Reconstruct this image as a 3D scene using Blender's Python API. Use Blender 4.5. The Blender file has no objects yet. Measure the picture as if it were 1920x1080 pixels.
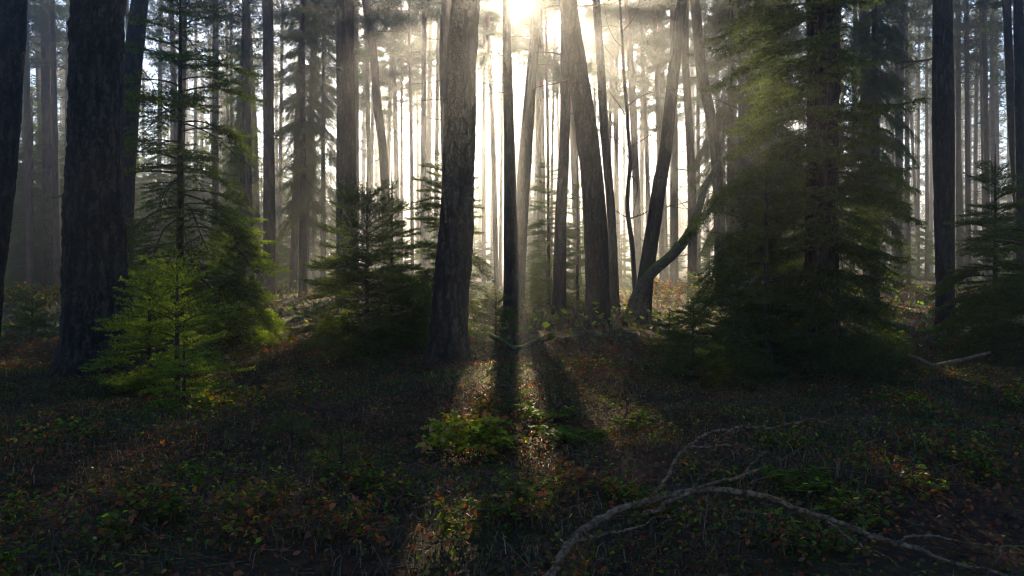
import bpy, math, random
import numpy as np
from mathutils import Vector

# ------------------------------------------------------------------ camera, sky, sun, exposure
F, CX, HY, HC = 1493.0, 960.0, 490.0, 1.5          # focal length in photo pixels, principal column, horizon row, eye height
SUN_EL = math.radians(17.7); SUN_AZ = 0.0           # the sun stands straight ahead (+Y)
scn = bpy.context.scene
COL = scn.collection
cam_d = bpy.data.cameras.new('camera'); cam = bpy.data.objects.new('camera', cam_d); COL.objects.link(cam)
cam_d.sensor_width = 36; cam_d.lens = 36 * F / 1920; cam_d.clip_start = .05; cam_d.clip_end = 2000
cam_d.shift_y = (HY - 540) / 1920
cam.location = (0, 0, HC); cam.rotation_euler = (math.radians(90), 0, 0)
scn.camera = cam
w = bpy.data.worlds.new('World'); scn.world = w; w.use_nodes = True
nt = w.node_tree; nt.nodes.clear()
sky = nt.nodes.new('ShaderNodeTexSky'); sky.sky_type = 'NISHITA'; sky.sun_disc = False
sky.sun_elevation = SUN_EL; sky.sun_rotation = SUN_AZ; sky.air_density = 1.0; sky.dust_density = .2; sky.ozone_density = 5.0
bg = nt.nodes.new('ShaderNodeBackground'); bg.inputs[1].default_value = .078
wo = nt.nodes.new('ShaderNodeOutputWorld')
nt.links.new(sky.outputs[0], bg.inputs[0]); nt.links.new(bg.outputs[0], wo.inputs[0])
sd = bpy.data.lights.new('sun', 'SUN'); sd.energy = 5.0; sd.angle = math.radians(.5); sd.color = (1, .76, .46)
sun = bpy.data.objects.new('sun', sd); COL.objects.link(sun); sun.location = (0, 60, 40)
SDIR = Vector((math.sin(SUN_AZ) * math.cos(SUN_EL), math.cos(SUN_AZ) * math.cos(SUN_EL), math.sin(SUN_EL)))
sun.rotation_euler = SDIR.to_track_quat('Z', 'Y').to_euler()
scn.view_settings.view_transform = 'Standard'; scn.view_settings.look = 'None'
scn.view_settings.exposure = 1.9; scn.view_settings.gamma = 1; scn.view_settings.use_curve_mapping = False
cy = scn.cycles
cy.max_bounces = 4; cy.diffuse_bounces = 2; cy.glossy_bounces = 1; cy.transmission_bounces = 2; cy.volume_bounces = 0
cy.transparent_max_bounces = 4; cy.use_denoising = True; cy.caustics_reflective = False; cy.caustics_refractive = False
cy.sample_clamp_indirect = 3; cy.filter_width = 1.15; cy.use_adaptive_sampling = False
HAZE = .0037

rng = np.random.default_rng(7)
def P(px, py, D): return np.array([(px - CX) / F * D, D, HC + (HY - py) / F * D])

# ------------------------------------------------------------------ ground shape
def gz(x, y):
    x = np.asarray(x, float); y = np.asarray(y, float)
    r = np.hypot(x, y)
    a = np.clip(r / 6, 0, 1)
    z = .05 * np.sin(1.1 * x + .7 * y + 1) + .045 * np.sin(-.9 * x + 1.3 * y + 2) + .02 * np.sin(3.1 * x - 2.3 * y) + .018 * np.sin(2.7 * x + 3.9 * y + 1)
    z = z + .012 * np.sin(7.1 * x + 5.3 * y) * np.sin(6.3 * y - 4.1 * x)
    z2 = .10 * np.sin(.21 * x + .13 * y) + .1 * np.sin(.17 * y - .11 * x + 2) * np.clip((r - 15) / 30, 0, 2)
    return z * a + z2 - .02

# ------------------------------------------------------------------ materials
def mat(name):
    m = bpy.data.materials.new(name); m.use_nodes = True; m.node_tree.nodes.clear()
    return m, m.node_tree
def N(t, k, **kw):
    n = t.nodes.new(k)
    for a, v in kw.items(): setattr(n, a, v)
    return n
def ramp(t, fac, stops):
    r = N(t, 'ShaderNodeValToRGB'); e = r.color_ramp.elements
    while len(e) < len(stops): e.new(.5)
    for i, (p, c) in enumerate(stops): e[i].position = p; e[i].color = (*c, 1)
    t.links.new(fac, r.inputs[0]); return r.outputs[0]
def noise(t, vec, scale, detail=4, rough=.6):
    n = N(t, 'ShaderNodeTexNoise'); n.inputs['Scale'].default_value = scale; n.inputs['Detail'].default_value = detail
    n.inputs['Roughness'].default_value = rough; t.links.new(vec, n.inputs['Vector']); return n.outputs[0]
def mapping(t, vec, sc):
    m = N(t, 'ShaderNodeMapping'); m.inputs['Scale'].default_value = sc; t.links.new(vec, m.inputs[0]); return m.outputs[0]
def bark(name, stops, zs=.22, bump=.6, scale=16, moss=0):
    m, t = mat(name); g = N(t, 'ShaderNodeNewGeometry'); p = g.outputs['Position']
    n0 = noise(t, mapping(t, p, (1, 1, zs)), scale, 5, .65)
    vo = N(t, 'ShaderNodeTexVoronoi', feature='DISTANCE_TO_EDGE'); vo.inputs['Scale'].default_value = scale * .75
    wv = N(t, 'ShaderNodeMix', data_type='VECTOR'); wv.inputs[0].default_value = .12; t.links.new(mapping(t, p, (1, 1, zs * 1.1)), wv.inputs[4]); nz = N(t, 'ShaderNodeTexNoise'); nz.inputs['Scale'].default_value = 12; t.links.new(p, nz.inputs['Vector']); t.links.new(nz.outputs['Color'], wv.inputs[5])
    t.links.new(wv.outputs[1], vo.inputs['Vector'])
    vr = N(t, 'ShaderNodeMapRange'); t.links.new(vo.outputs['Distance'], vr.inputs[0]); vr.inputs[1].default_value = 0; vr.inputs[2].default_value = .22; vr.inputs[3].default_value = -.14; vr.inputs[4].default_value = .10
    ad = N(t, 'ShaderNodeMath', operation='ADD'); t.links.new(n0, ad.inputs[0]); t.links.new(vr.outputs[0], ad.inputs[1]); n1 = ad.outputs[0]
    n2 = noise(t, p, 1.3, 3)
    mx = N(t, 'ShaderNodeMath', operation='MULTIPLY_ADD'); t.links.new(n2, mx.inputs[0]); mx.inputs[1].default_value = .45
    ms = N(t, 'ShaderNodeMath', operation='SUBTRACT'); t.links.new(n1, ms.inputs[0]); ms.inputs[1].default_value = .22
    t.links.new(ms.outputs[0], mx.inputs[2])
    c = ramp(t, mx.outputs[0], stops)
    if moss:
        sx = N(t, 'ShaderNodeSeparateXYZ'); t.links.new(g.outputs['Normal'], sx.inputs[0])
        k = N(t, 'ShaderNodeMath', operation='MULTIPLY_ADD'); t.links.new(sx.outputs[2], k.inputs[0]); k.inputs[1].default_value = 1.1; t.links.new(noise(t, p, 9, 3), k.inputs[2])
        kr = ramp(t, k.outputs[0], [(.95, (0, 0, 0)), (1.45 - .1 * moss, (1, 1, 1))])
        mi = N(t, 'ShaderNodeMix', data_type='RGBA'); t.links.new(kr, mi.inputs[0]); t.links.new(c, mi.inputs[6]); mi.inputs[7].default_value = (.10, .12, .015, 1)
        c = mi.outputs[2]
    b = N(t, 'ShaderNodeBsdfPrincipled'); t.links.new(c, b.inputs['Base Color']); b.inputs['Roughness'].default_value = .85
    b.inputs['Specular IOR Level'].default_value = .25
    bu = N(t, 'ShaderNodeBump'); bu.inputs['Strength'].default_value = bump; bu.inputs['Distance'].default_value = .03
    t.links.new(n1, bu.inputs['Height']); t.links.new(bu.outputs[0], b.inputs['Normal'])
    o = N(t, 'ShaderNodeOutputMaterial'); t.links.new(b.outputs[0], o.inputs[0]); return m
def foliage(name, stops, trans=.5, gloss=.04, rough=.4, use_attr=True, tboost=1.6):
    m, t = mat(name)
    if use_attr:
        a = N(t, 'ShaderNodeAttribute', attribute_name='tint'); fac = a.outputs['Fac']
    else:
        g = N(t, 'ShaderNodeNewGeometry'); fac = noise(t, g.outputs['Position'], 1.7, 3)
    c = ramp(t, fac, stops)
    d = N(t, 'ShaderNodeBsdfDiffuse'); t.links.new(c, d.inputs[0])
    tr = N(t, 'ShaderNodeBsdfTranslucent')
    mu = N(t, 'ShaderNodeMix', data_type='RGBA', blend_type='MULTIPLY'); mu.inputs[0].default_value = 1; t.links.new(c, mu.inputs[6])
    mu.inputs[7].default_value = (tboost * 1.15, tboost * 1.1, tboost * .55, 1); t.links.new(mu.outputs[2], tr.inputs[0])
    m1 = N(t, 'ShaderNodeMixShader'); m1.inputs[0].default_value = trans; t.links.new(d.outputs[0], m1.inputs[1]); t.links.new(tr.outputs[0], m1.inputs[2])
    gl = N(t, 'ShaderNodeBsdfGlossy'); gl.inputs['Roughness'].default_value = rough; gl.inputs[0].default_value = (.8, .8, .8, 1)
    m2 = N(t, 'ShaderNodeMixShader'); m2.inputs[0].default_value = gloss; t.links.new(m1.outputs[0], m2.inputs[1]); t.links.new(gl.outputs[0], m2.inputs[2])
    o = N(t, 'ShaderNodeOutputMaterial'); t.links.new(m2.outputs[0], o.inputs[0]); return m

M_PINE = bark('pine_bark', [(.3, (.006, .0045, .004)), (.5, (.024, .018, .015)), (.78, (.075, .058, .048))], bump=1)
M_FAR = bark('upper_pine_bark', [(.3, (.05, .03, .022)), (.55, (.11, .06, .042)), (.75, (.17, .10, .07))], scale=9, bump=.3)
M_SPRUCE = bark('spruce_bark', [(.3, (.02, .014, .011)), (.5, (.05, .034, .026)), (.75, (.09, .064, .05))], scale=20)
M_MOSSY = bark('mossy_bark', [(.3, (.03, .026, .018)), (.5, (.07, .06, .04)), (.75, (.12, .1, .075))], zs=1, scale=11, moss=1)
M_TWIG = bark('twig_bark', [(.3, (.03, .02, .014)), (.5, (.07, .048, .034)), (.75, (.12, .09, .07))], zs=1, scale=30, bump=.3)
M_DEAD = bark('dead_wood', [(.3, (.05, .022, .012)), (.5, (.12, .06, .034)), (.75, (.25, .15, .09))], zs=1, scale=22, bump=.5)
M_BRANCH = bark('fallen_branch_bark', [(.3, (.05, .026, .016)), (.5, (.15, .088, .055)), (.85, (.32, .21, .14))], zs=1, scale=34, bump=.6)
M_MOSS = bark('moss', [(.3, (.03, .045, .008)), (.5, (.09, .13, .018)), (.75, (.18, .24, .04))], zs=1, scale=60, bump=1)
M_ROT = bark('rotten_wood', [(.3, (.035, .014, .012)), (.5, (.10, .035, .03)), (.75, (.2, .08, .06))], zs=1, scale=18, bump=1)
M_NEEDLE = foliage('spruce_needles', [(0, (.012, .022, .006)), (.5, (.026, .044, .009)), (1, (.055, .075, .014))], trans=.6, gloss=.015, tboost=4.4)
M_YOUNG = foliage('young_spruce_needles', [(0, (.028, .05, .006)), (.5, (.055, .088, .010)), (1, (.10, .135, .018))], trans=.68, gloss=.015, tboost=4.6)
M_PINEF = foliage('pine_needles', [(0, (.022, .04, .018)), (.5, (.045, .07, .03)), (1, (.09, .11, .04))], trans=.35, gloss=.02, tboost=1.4)
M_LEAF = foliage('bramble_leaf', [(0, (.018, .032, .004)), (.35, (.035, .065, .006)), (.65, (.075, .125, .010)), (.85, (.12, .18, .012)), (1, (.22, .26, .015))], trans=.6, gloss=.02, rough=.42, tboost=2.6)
M_DRY = foliage('dry_leaf', [(0, (.04, .014, .007)), (.4, (.13, .038, .012)), (.7, (.28, .07, .016)), (.9, (.38, .14, .025)), (1, (.42, .24, .06))], trans=.4, gloss=.03, rough=.4, tboost=1.8)
M_GRASS = foliage('grass_blade', [(0, (.025, .03, .008)), (.4, (.05, .06, .012)), (.65, (.11, .075, .025)), (1, (.26, .17, .08))], trans=.4, gloss=.04)
M_FERN = foliage('fern_frond', [(0, (.03, .07, .004)), (.6, (.07, .15, .008)), (1, (.13, .22, .012))], trans=.6, gloss=.01, tboost=2.4)

def make_ground_mat():
    m, t = mat('forest_floor'); g = N(t, 'ShaderNodeNewGeometry'); p = g.outputs['Position']
    c1 = ramp(t, noise(t, p, 14, 6, .7), [(.3, (.010, .006, .004)), (.5, (.045, .023, .012)), (.65, (.10, .048, .022)), (.8, (.17, .09, .04))])
    c2 = ramp(t, noise(t, p, 22, 5, .7), [(.3, (.012, .014, .004)), (.55, (.045, .05, .010)), (.8, (.12, .11, .025))])
    k = ramp(t, noise(t, p, .9, 4), [(.48, (0, 0, 0)), (.64, (1, 1, 1))])
    mi = N(t, 'ShaderNodeMix', data_type='RGBA'); t.links.new(k, mi.inputs[0]); t.links.new(c1, mi.inputs[6]); t.links.new(c2, mi.inputs[7])
    b = N(t, 'ShaderNodeBsdfPrincipled'); t.links.new(mi.outputs[2], b.inputs['Base Color']); b.inputs['Roughness'].default_value = .9; b.inputs['Specular IOR Level'].default_value = .2
    bu = N(t, 'ShaderNodeBump'); bu.inputs['Strength'].default_value = 1; bu.inputs['Distance'].default_value = .05
    t.links.new(noise(t, p, 30, 6, .75), bu.inputs['Height']); t.links.new(bu.outputs[0], b.inputs['Normal'])
    o = N(t, 'ShaderNodeOutputMaterial'); t.links.new(b.outputs[0], o.inputs[0]); return m

# ------------------------------------------------------------------ mesh helpers
def mesh_np(name, V, Fc, tint=None, smooth=False):
    """V (n,3); Fc list of index arrays, each (m,k)."""
    me = bpy.data.meshes.new(name)
    if not isinstance(Fc, list): Fc = [Fc]
    Fc = [f for f in Fc if len(f)]
    V = np.asarray(V, np.float32)
    me.vertices.add(len(V)); me.vertices.foreach_set('co', V.ravel())
    loops = np.concatenate([f.ravel() for f in Fc]).astype(np.int32)
    tot = np.concatenate([np.full(len(f), f.shape[1]) for f in Fc]).astype(np.int32)
    st = np.concatenate([[0], np.cumsum(tot)[:-1]]).astype(np.int32)
    me.loops.add(len(loops)); me.loops.foreach_set('vertex_index', loops)
    me.polygons.add(len(tot)); me.polygons.foreach_set('loop_start', st); me.polygons.foreach_set('loop_total', tot)
    if tint is not None:
        a = me.attributes.new('tint', 'FLOAT', 'POINT'); a.data.foreach_set('value', np.asarray(tint, np.float32))
    if smooth: me.polygons.foreach_set('use_smooth', np.ones(len(tot), bool))
    me.update(calc_edges=True); return me
def link(name, me, m, parent=None, loc=None):
    o = bpy.data.objects.new(name, me); COL.objects.link(o)
    if m is not None and not me.materials: me.materials.append(m)
    if parent is not None: o.parent = parent
    if loc is not None: o.location = loc
    return o
def tag(o, label, cat, group=None, kind=None):
    if label: o['label'] = label
    if cat: o['category'] = cat
    if group: o['group'] = group
    if kind: o['kind'] = kind
    return o
def thing(name, label, cat, loc, group=None):
    o = bpy.data.objects.new(name, None); COL.objects.link(o); o.location = loc; o.empty_display_size = .2
    return tag(o, label, cat, group)
def unit(v): return v / np.maximum(np.linalg.norm(v, axis=-1, keepdims=True), 1e-9)
def smooth_path(pts, n):
    pts = np.asarray(pts, float); k = len(pts)
    if k < 3:
        t = np.linspace(0, 1, n)[:, None]; return pts[0] * (1 - t) + pts[-1] * t
    Q = np.vstack([2 * pts[0] - pts[1], pts, 2 * pts[-1] - pts[-2]])
    T = np.linspace(0, k - 1 - 1e-6, n); i = T.astype(int); f = (T - i)[:, None]
    a, b, c, d = Q[i], Q[i + 1], Q[i + 2], Q[i + 3]
    return .5 * ((2 * b) + (-a + c) * f + (2 * a - 5 * b + 4 * c - d) * f ** 2 + (-a + 3 * b - 3 * c + d) * f ** 3)
def tube(path, rad, sides, rough=0., seed=0, rib=0., cap=True):
    """swept tube; returns V, [quads, caps]"""
    path = np.asarray(path, float); n = len(path); rad = np.broadcast_to(rad, (n,)).astype(float)
    tan = unit(np.gradient(path, axis=0))
    ref = np.array([1., 0, 0]) if abs(tan[:, 0]).mean() < .7 else np.array([0, 0, 1.])
    u = unit(np.cross(tan, ref)); v = np.cross(tan, u)
    a = np.arange(sides) * 2 * np.pi / sides
    R = rad[:, None] * np.ones((n, sides))
    if rough:
        r = np.random.default_rng(seed); L = np.concatenate([[0], np.cumsum(np.linalg.norm(np.diff(path, axis=0), axis=1))])[:, None]
        nz = np.zeros_like(R)
        for q in range(9):
            m_ = r.integers(1, 4 + q); nz += np.sin(m_ * a[None] + r.uniform(.5, 2 + 2.5 * q) * L + r.uniform(0, 6)) / (1 + .35 * q)
        nz += r.normal(0, .9, R.shape) * .8
        R = R * (1 + rough * nz * .3)
    V = path[:, None] + R[..., None] * (np.cos(a)[None, :, None] * u[:, None] + np.sin(a)[None, :, None] * v[:, None])
    V = V.reshape(-1, 3)
    i = np.arange(n - 1)[:, None] * sides; j = np.arange(sides)[None]; jn = (j + 1) % sides
    Q = np.stack([i + j, i + jn, i + sides + jn, i + sides + j], -1).reshape(-1, 4)
    Fs = [Q]
    if cap and sides >= 3:
        Fs.append((np.arange(sides)[None] + (n - 1) * sides)); Fs.append(np.arange(sides)[::-1][None].copy())
    return V, Fs
class Acc:
    def __init__(s): s.V = []; s.F = {}; s.n = 0; s.T = []
    def add(s, V, Fs, tint=None):
        for f in (Fs if isinstance(Fs, list) else [Fs]):
            s.F.setdefault(f.shape[1], []).append(f + s.n)
        s.V.append(V); s.n += len(V); s.T.append(np.broadcast_to(0. if tint is None else tint, (len(V),)))
    def mesh(s, name, smooth=False):
        return mesh_np(name, np.concatenate(s.V), [np.concatenate(v) for v in s.F.values()], np.concatenate(s.T), smooth)
def prisms(p0, p1, r0, r1):
    """many 3-sided twigs at once"""
    d = unit(p1 - p0); ref = np.where(np.abs(d[:, 2:3]) > .8, [[1., 0, 0]], [[0, 0, 1.]])
    u = unit(np.cross(d, ref)); v = np.cross(d, u); V = []
    for p, r in ((p0, r0), (p1, r1)):
        for k in range(3):
            a = k * 2.0944; V.append(p + np.reshape(r, (-1, 1)) * (math.cos(a) * u + math.sin(a) * v))
    V = np.stack(V, 1); n = len(p0); b = np.arange(n)[:, None] * 6
    Q = np.concatenate([b + np.array([[k, (k + 1) % 3, 3 + (k + 1) % 3, 3 + k]]) for k in range(3)])
    return V.reshape(-1, 3), Q
def needles(p0, p1, dens, ln, wd, r, lean=.55, flat=0.):
    """needle triangles along shoots; returns V, tris, tint"""
    L = np.linalg.norm(p1 - p0, axis=1); cnt = np.maximum(1, np.round(L * dens + r.uniform(-.4, .4, len(L)))).astype(int)
    idx = np.repeat(np.arange(len(L)), cnt); n = len(idx)
    t = r.uniform(0, 1, n)[:, None]; q = p0[idx] * (1 - t) + p1[idx] * t
    d = unit(p1 - p0)[idx]; rnd = r.normal(0, 1, (n, 3)); rnd[:, 2] *= (1 - flat)
    rad = unit(rnd - (rnd * d).sum(1)[:, None] * d)
    nd = unit(d * lean + rad * r.uniform(.6, 1, (n, 1))); s = unit(np.cross(nd, r.normal(0, 1, (n, 3))))
    l = ln * r.uniform(.7, 1.2, (n, 1))
    V = np.stack([q - s * wd / 2, q + s * wd / 2, q + nd * l], 1).reshape(-1, 3)
    T = np.arange(n * 3).reshape(-1, 3)
    base = r.uniform(0, 1, len(L))[idx] * .6 + r.uniform(0, 1, n) * .4
    return V, T, np.repeat(base, 3)

# ------------------------------------------------------------------ gaps in the canopy, given where their light lands: (x, y on the ground, half width, half length)
TAN = math.tan(SUN_EL)
GAPS = [(.05, -4.8, .33, .55), (-.45, 7.3, .8, 1.5), (.65, 6.7, .7, 1.8), (.1, 9.5, .9, 1.2), (-3.7, 6.4, .75, 2.1), (-2.8, 9.6, 1.35, 4.4), (-4.4, 3, .5, 1.5), (.5, 12.5, .5, 4), (-4.3, 7.0, .6, 1.3), (-3.5, 3.2, .5, 1.),
        (2.9, -.9, 1.3, 3.8), (3.0, 2.6, .4, 1.), (-4.6, .6, 1.5, 2.6), (-3.3, 5.0, .3, .5), (5.0, 9.5, .5, .5), (5.4, 34, 4.0, 13), (-3.2, 17, 2.2, 7), (-1.7, 20, 1.4, 9), (-5.2, 15, 1.2, 4.5),
        (-19, 30, 2, 3), (3.0, 18, 1.4, 5), (1.6, 14, .8, 3), (-.6, 16, .5, 3), (.6, 24, 1.5, 6), (11, 26, 2.5, 4), (6.5, 17, .6, 2.), (-7.5, 26, 1.5, 5)]
_f = np.random.default_rng(21)
GAPS += [(_f.uniform(-1, 1) * (1 + .6 * v), v, _f.uniform(.18, .38), _f.uniform(.3, .9)) for v in _f.uniform(3.2, 13, 40)]
GAPS = [g_ for g_ in GAPS if not (abs(g_[0] + .3) < .9 and 3 < g_[1] < 5.6)]
GAPS += [(1.1, 2.3, .75, .6)]
GAPS += [(-3.1, 5.0, .45, .7), (-4.6, 8.6, .5, .7), (5.2, 9.6, .6, .5), (4.3, 5.6, .3, .4), (2.2, 8.8, .45, .6), (-1.4, 5.0, .25, .5)]
def lit(x, y, z):
    yg = y - z / TAN; k = np.zeros(len(x))
    for gx, gy, rx, ry in GAPS:
        k = np.maximum(k, 1.25 - np.hypot((x - gx) / rx, (yg - gy) / ry) + .12 * np.sin(7 * x + 3 * yg))
    far = np.clip((yg - 13 - .12 * np.abs(x - 2)) / 10, 0, .93) * np.clip(.86 + .3 * np.sin(1.9 * x + .2 * yg) * np.sin(.7 * x - .13 * yg + 1) - .02 * np.maximum(np.abs(x - 2) - 9, 0), .3, 1)
    return np.maximum(np.clip(k * 2.5, 0, 1), far)
def carve(V, k, r):
    """drop whole leaf faces (k vertices each) that stand in a gap; V in world space"""
    C = V.reshape(-1, k, 3).mean(1)
    return r.uniform(0, 1, len(C)) > lit(C[:, 0], C[:, 1], C[:, 2])

# ------------------------------------------------------------------ tree builders
def trunk_path(px, D, H, base_py=None):
    """px: (x, y, width) rows from the photograph, top first; follows them at distance D and goes on above the frame"""
    rows = sorted(px, key=lambda r: -r[1]); pts = [P(r[0], r[1], D) for r in rows]; rad = [r[2] / 2 / F * D for r in rows]
    b = pts[0].copy(); d0 = (pts[1] - pts[0]) / max(pts[1][2] - pts[0][2], .1)
    zb = float(gz(b[0], b[1])) - .12
    if b[2] > zb: b = b + d0 * (zb - b[2]); b[2] = zb; pts.insert(0, b); rad.insert(0, rad[0] * 1.06)
    else: pts[0][2] = zb
    t = pts[-1]; r = rad[-1]; dz = t[2] - pts[-2][2]; d = (t - pts[-2]) / dz
    z0 = t[2]; n = 5
    for i in range(1, n + 1):
        z = z0 + (H - z0) * i / n; f = i / n
        pts.append(t + d * (z - z0) * (1 - .5 * f)); rad.append(max(r * (1 - .82 * f), .02))
    return np.array(pts), np.array(rad)
def build_trunk(path, rad, sides, step, rough, flare, seed, m):
    L = np.linalg.norm(np.diff(path, axis=0), axis=1).sum(); n = max(8, int(L / step))
    z = path[:, 2]; zz = np.linspace(z[0], z[-1], n)
    if step < .12:
        zn = z[0] + (z[-1] - z[0]) * np.linspace(0, 1, n) ** 1.0; zz = zn
    sp = smooth_path(path, 200); X = np.interp(zz, sp[:, 2], sp[:, 0]); Y = np.interp(zz, sp[:, 2], sp[:, 1])
    R = np.interp(zz, z, rad)
    h = zz - zz[0]; R = R * (1 + flare * np.exp(-h / .35))
    q = np.stack([X, Y, zz], 1) - path[0]
    V, Fs = tube(q, R, sides, rough, seed)
    if flare < .15:
        W = V.reshape(n, sides, 3); a = np.arange(sides) * 2 * np.pi / sides; k = 1 + .13 * (np.maximum(0, np.sin(4 * a + seed)) + np.maximum(0, np.sin(5 * a + 2 * seed)))[None] * np.exp(-h / .22)[:, None]
        W[:, :, :2] = q[:, None, :2] + (W[:, :, :2] - q[:, None, :2]) * k[..., None]; V = W.reshape(-1, 3)
    return V, Fs, q, R
def stubs(q, R, r, z0, z1, n, lmax):
    """bare dead side twigs on a trunk"""
    p0 = []; p1 = []; a = []; b = []
    for _ in range(n):
        z = r.uniform(z0, z1); i = min(np.searchsorted(q[:, 2], z), len(q) - 1); az = r.uniform(0, 6.283); el = r.uniform(-.5, .6)
        L = lmax * r.uniform(.25, 1) ; p = q[i]; rr = R[i] * .12 + .006
        d = np.array([math.cos(az) * math.cos(el), math.sin(az) * math.cos(el), math.sin(el)])
        for s in range(4):
            e = p + d * L / 4; p0.append(p); p1.append(e); a.append(rr); b.append(rr * .72)
            if r.random() < .75 and s:
                d2 = unit(d + r.normal(0, .7, 3)); e2 = e + d2 * L * r.uniform(.1, .35); p0.append(e); p1.append(e2); a.append(rr * .5); b.append(rr * .2)
            p = e; rr *= .72; d = unit(d + r.normal(0, .22, 3) + np.array([0, 0, .05]))
    return prisms(np.array(p0), np.array(p1), np.array(a), np.array(b))
def pine_crown(q, R, zc, H, cr, r, tuft_n=20, ln=.13, wd=.03, per=5, nb=26, world=None):
    """branches carrying flat clumps of needle tufts"""
    bp0 = []; bp1 = []; ba = []; bb = []; C = []; S = []
    for i in range(nb):
        f = (i + r.uniform(0, 1)) / nb; z = zc + (H - zc) * f; k = min(np.searchsorted(q[:, 2], z), len(q) - 1)
        prof = math.sin(math.pi * min(1, .18 + .85 * f)) ** .6 if f < .97 else .3
        L = cr * prof * r.uniform(.55, 1.15); az = r.uniform(0, 6.283); el = r.uniform(-.1, .35) + .5 * f
        d = np.array([math.cos(az) * math.cos(el), math.sin(az) * math.cos(el), math.sin(el)]); p = q[k]; rr = max(.012, .25 * R[k])
        for s in range(5):
            e = p + d * L / 5; bp0.append(p); bp1.append(e); ba.append(rr); bb.append(rr * .75)
            if s >= 1:
                for _ in range(r.integers(1, 4)):
                    o = unit(r.normal(0, 1, 3) * [1, 1, .4] + d * .5); c = e + o * L * r.uniform(.08, .28)
                    bp0.append(e); bp1.append(c); ba.append(rr * .5); bb.append(rr * .3); C.append(c); S.append(r.uniform(.16, .42) * min(1.2, .5 + cr * .25))
            p = e; rr *= .75; d = unit(d + r.normal(0, .14, 3) + [0, 0, .06])
        C.append(p); S.append(.4)
    C = np.array(C); S = np.array(S)
    n = len(C) * tuft_n; ci = np.repeat(np.arange(len(C)), tuft_n)
    o = r.normal(0, 1, (n, 3)); o = unit(o) * r.uniform(.15, 1, (n, 1)) ** .6 * np.array([1, 1, .42])
    T = C[ci] + o * S[ci][:, None]; ti = np.repeat(np.arange(n), per)
    nd = unit(r.normal(0, 1, (n * per, 3)) + o[ti] * .9 + [0, 0, .25]); s = unit(np.cross(nd, r.normal(0, 1, (n * per, 3))))
    l = ln * r.uniform(.7, 1.25, (n * per, 1)); b = T[ti]
    V = np.stack([b - s * wd / 2, b + s * wd / 2, b + nd * l], 1).reshape(-1, 3)
    tint = np.repeat(r.uniform(0, 1, len(C))[ci][ti] * .6 + r.uniform(0, .4, n * per), 3)
    if world is not None:
        keep = carve(V + world, 3, r); V = V.reshape(-1, 3, 3)[keep].reshape(-1, 3); tint = tint.reshape(-1, 3)[keep].ravel()
    F3 = np.arange(len(V)).reshape(-1, 3)
    return (V, F3, tint), prisms(np.array(bp0), np.array(bp1), np.array(ba), np.array(bb))
TREES = []
def pine(px, D, H, name='pine_tree', crown=(.55, 2.3), label=None, group=None, seed=0, near=False, m=None, cat='pine tree', stub=14, dens=1.):
    r = np.random.default_rng(seed + 1000)
    path, rad = trunk_path(px, D, H); base = path[0].copy()
    sides, step, rough = (36, .05, .11) if D < 14 else (22, .10, .05) if D < 30 else (10, .5, .03)
    V, Fs, q, R = build_trunk(path, rad, sides, step, rough, .1 if D < 30 else .2, seed, m)
    t = thing(name, label, cat, base, group)
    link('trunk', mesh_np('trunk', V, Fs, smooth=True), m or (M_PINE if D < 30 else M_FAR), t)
    zc = H * crown[0]
    ln, wd, tn, per = (.13, .03, int(20 * dens), 5) if D < 75 else (.2, .05, 9, 4)
    (NV, NF, NT), (BV, BF) = pine_crown(q, R, zc, q[-1, 2], crown[1], r, tn, ln, wd, per, world=base)
    SV, SF = stubs(q, R, r, zc * (.12 if D > 30 else .5), zc * 1.02, int(stub * 1.7) if D > 30 else stub if D > 15 else 4, 2.0 if D > 30 else 1.4)
    link('branches', mesh_np('branches', np.vstack([BV, SV]), np.vstack([BF, SF + len(BV)])), M_TWIG, t)
    link('crown', mesh_np('crown', NV, NF, NT), M_PINEF, t)
    TREES.append((t, px, D)); return t

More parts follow.
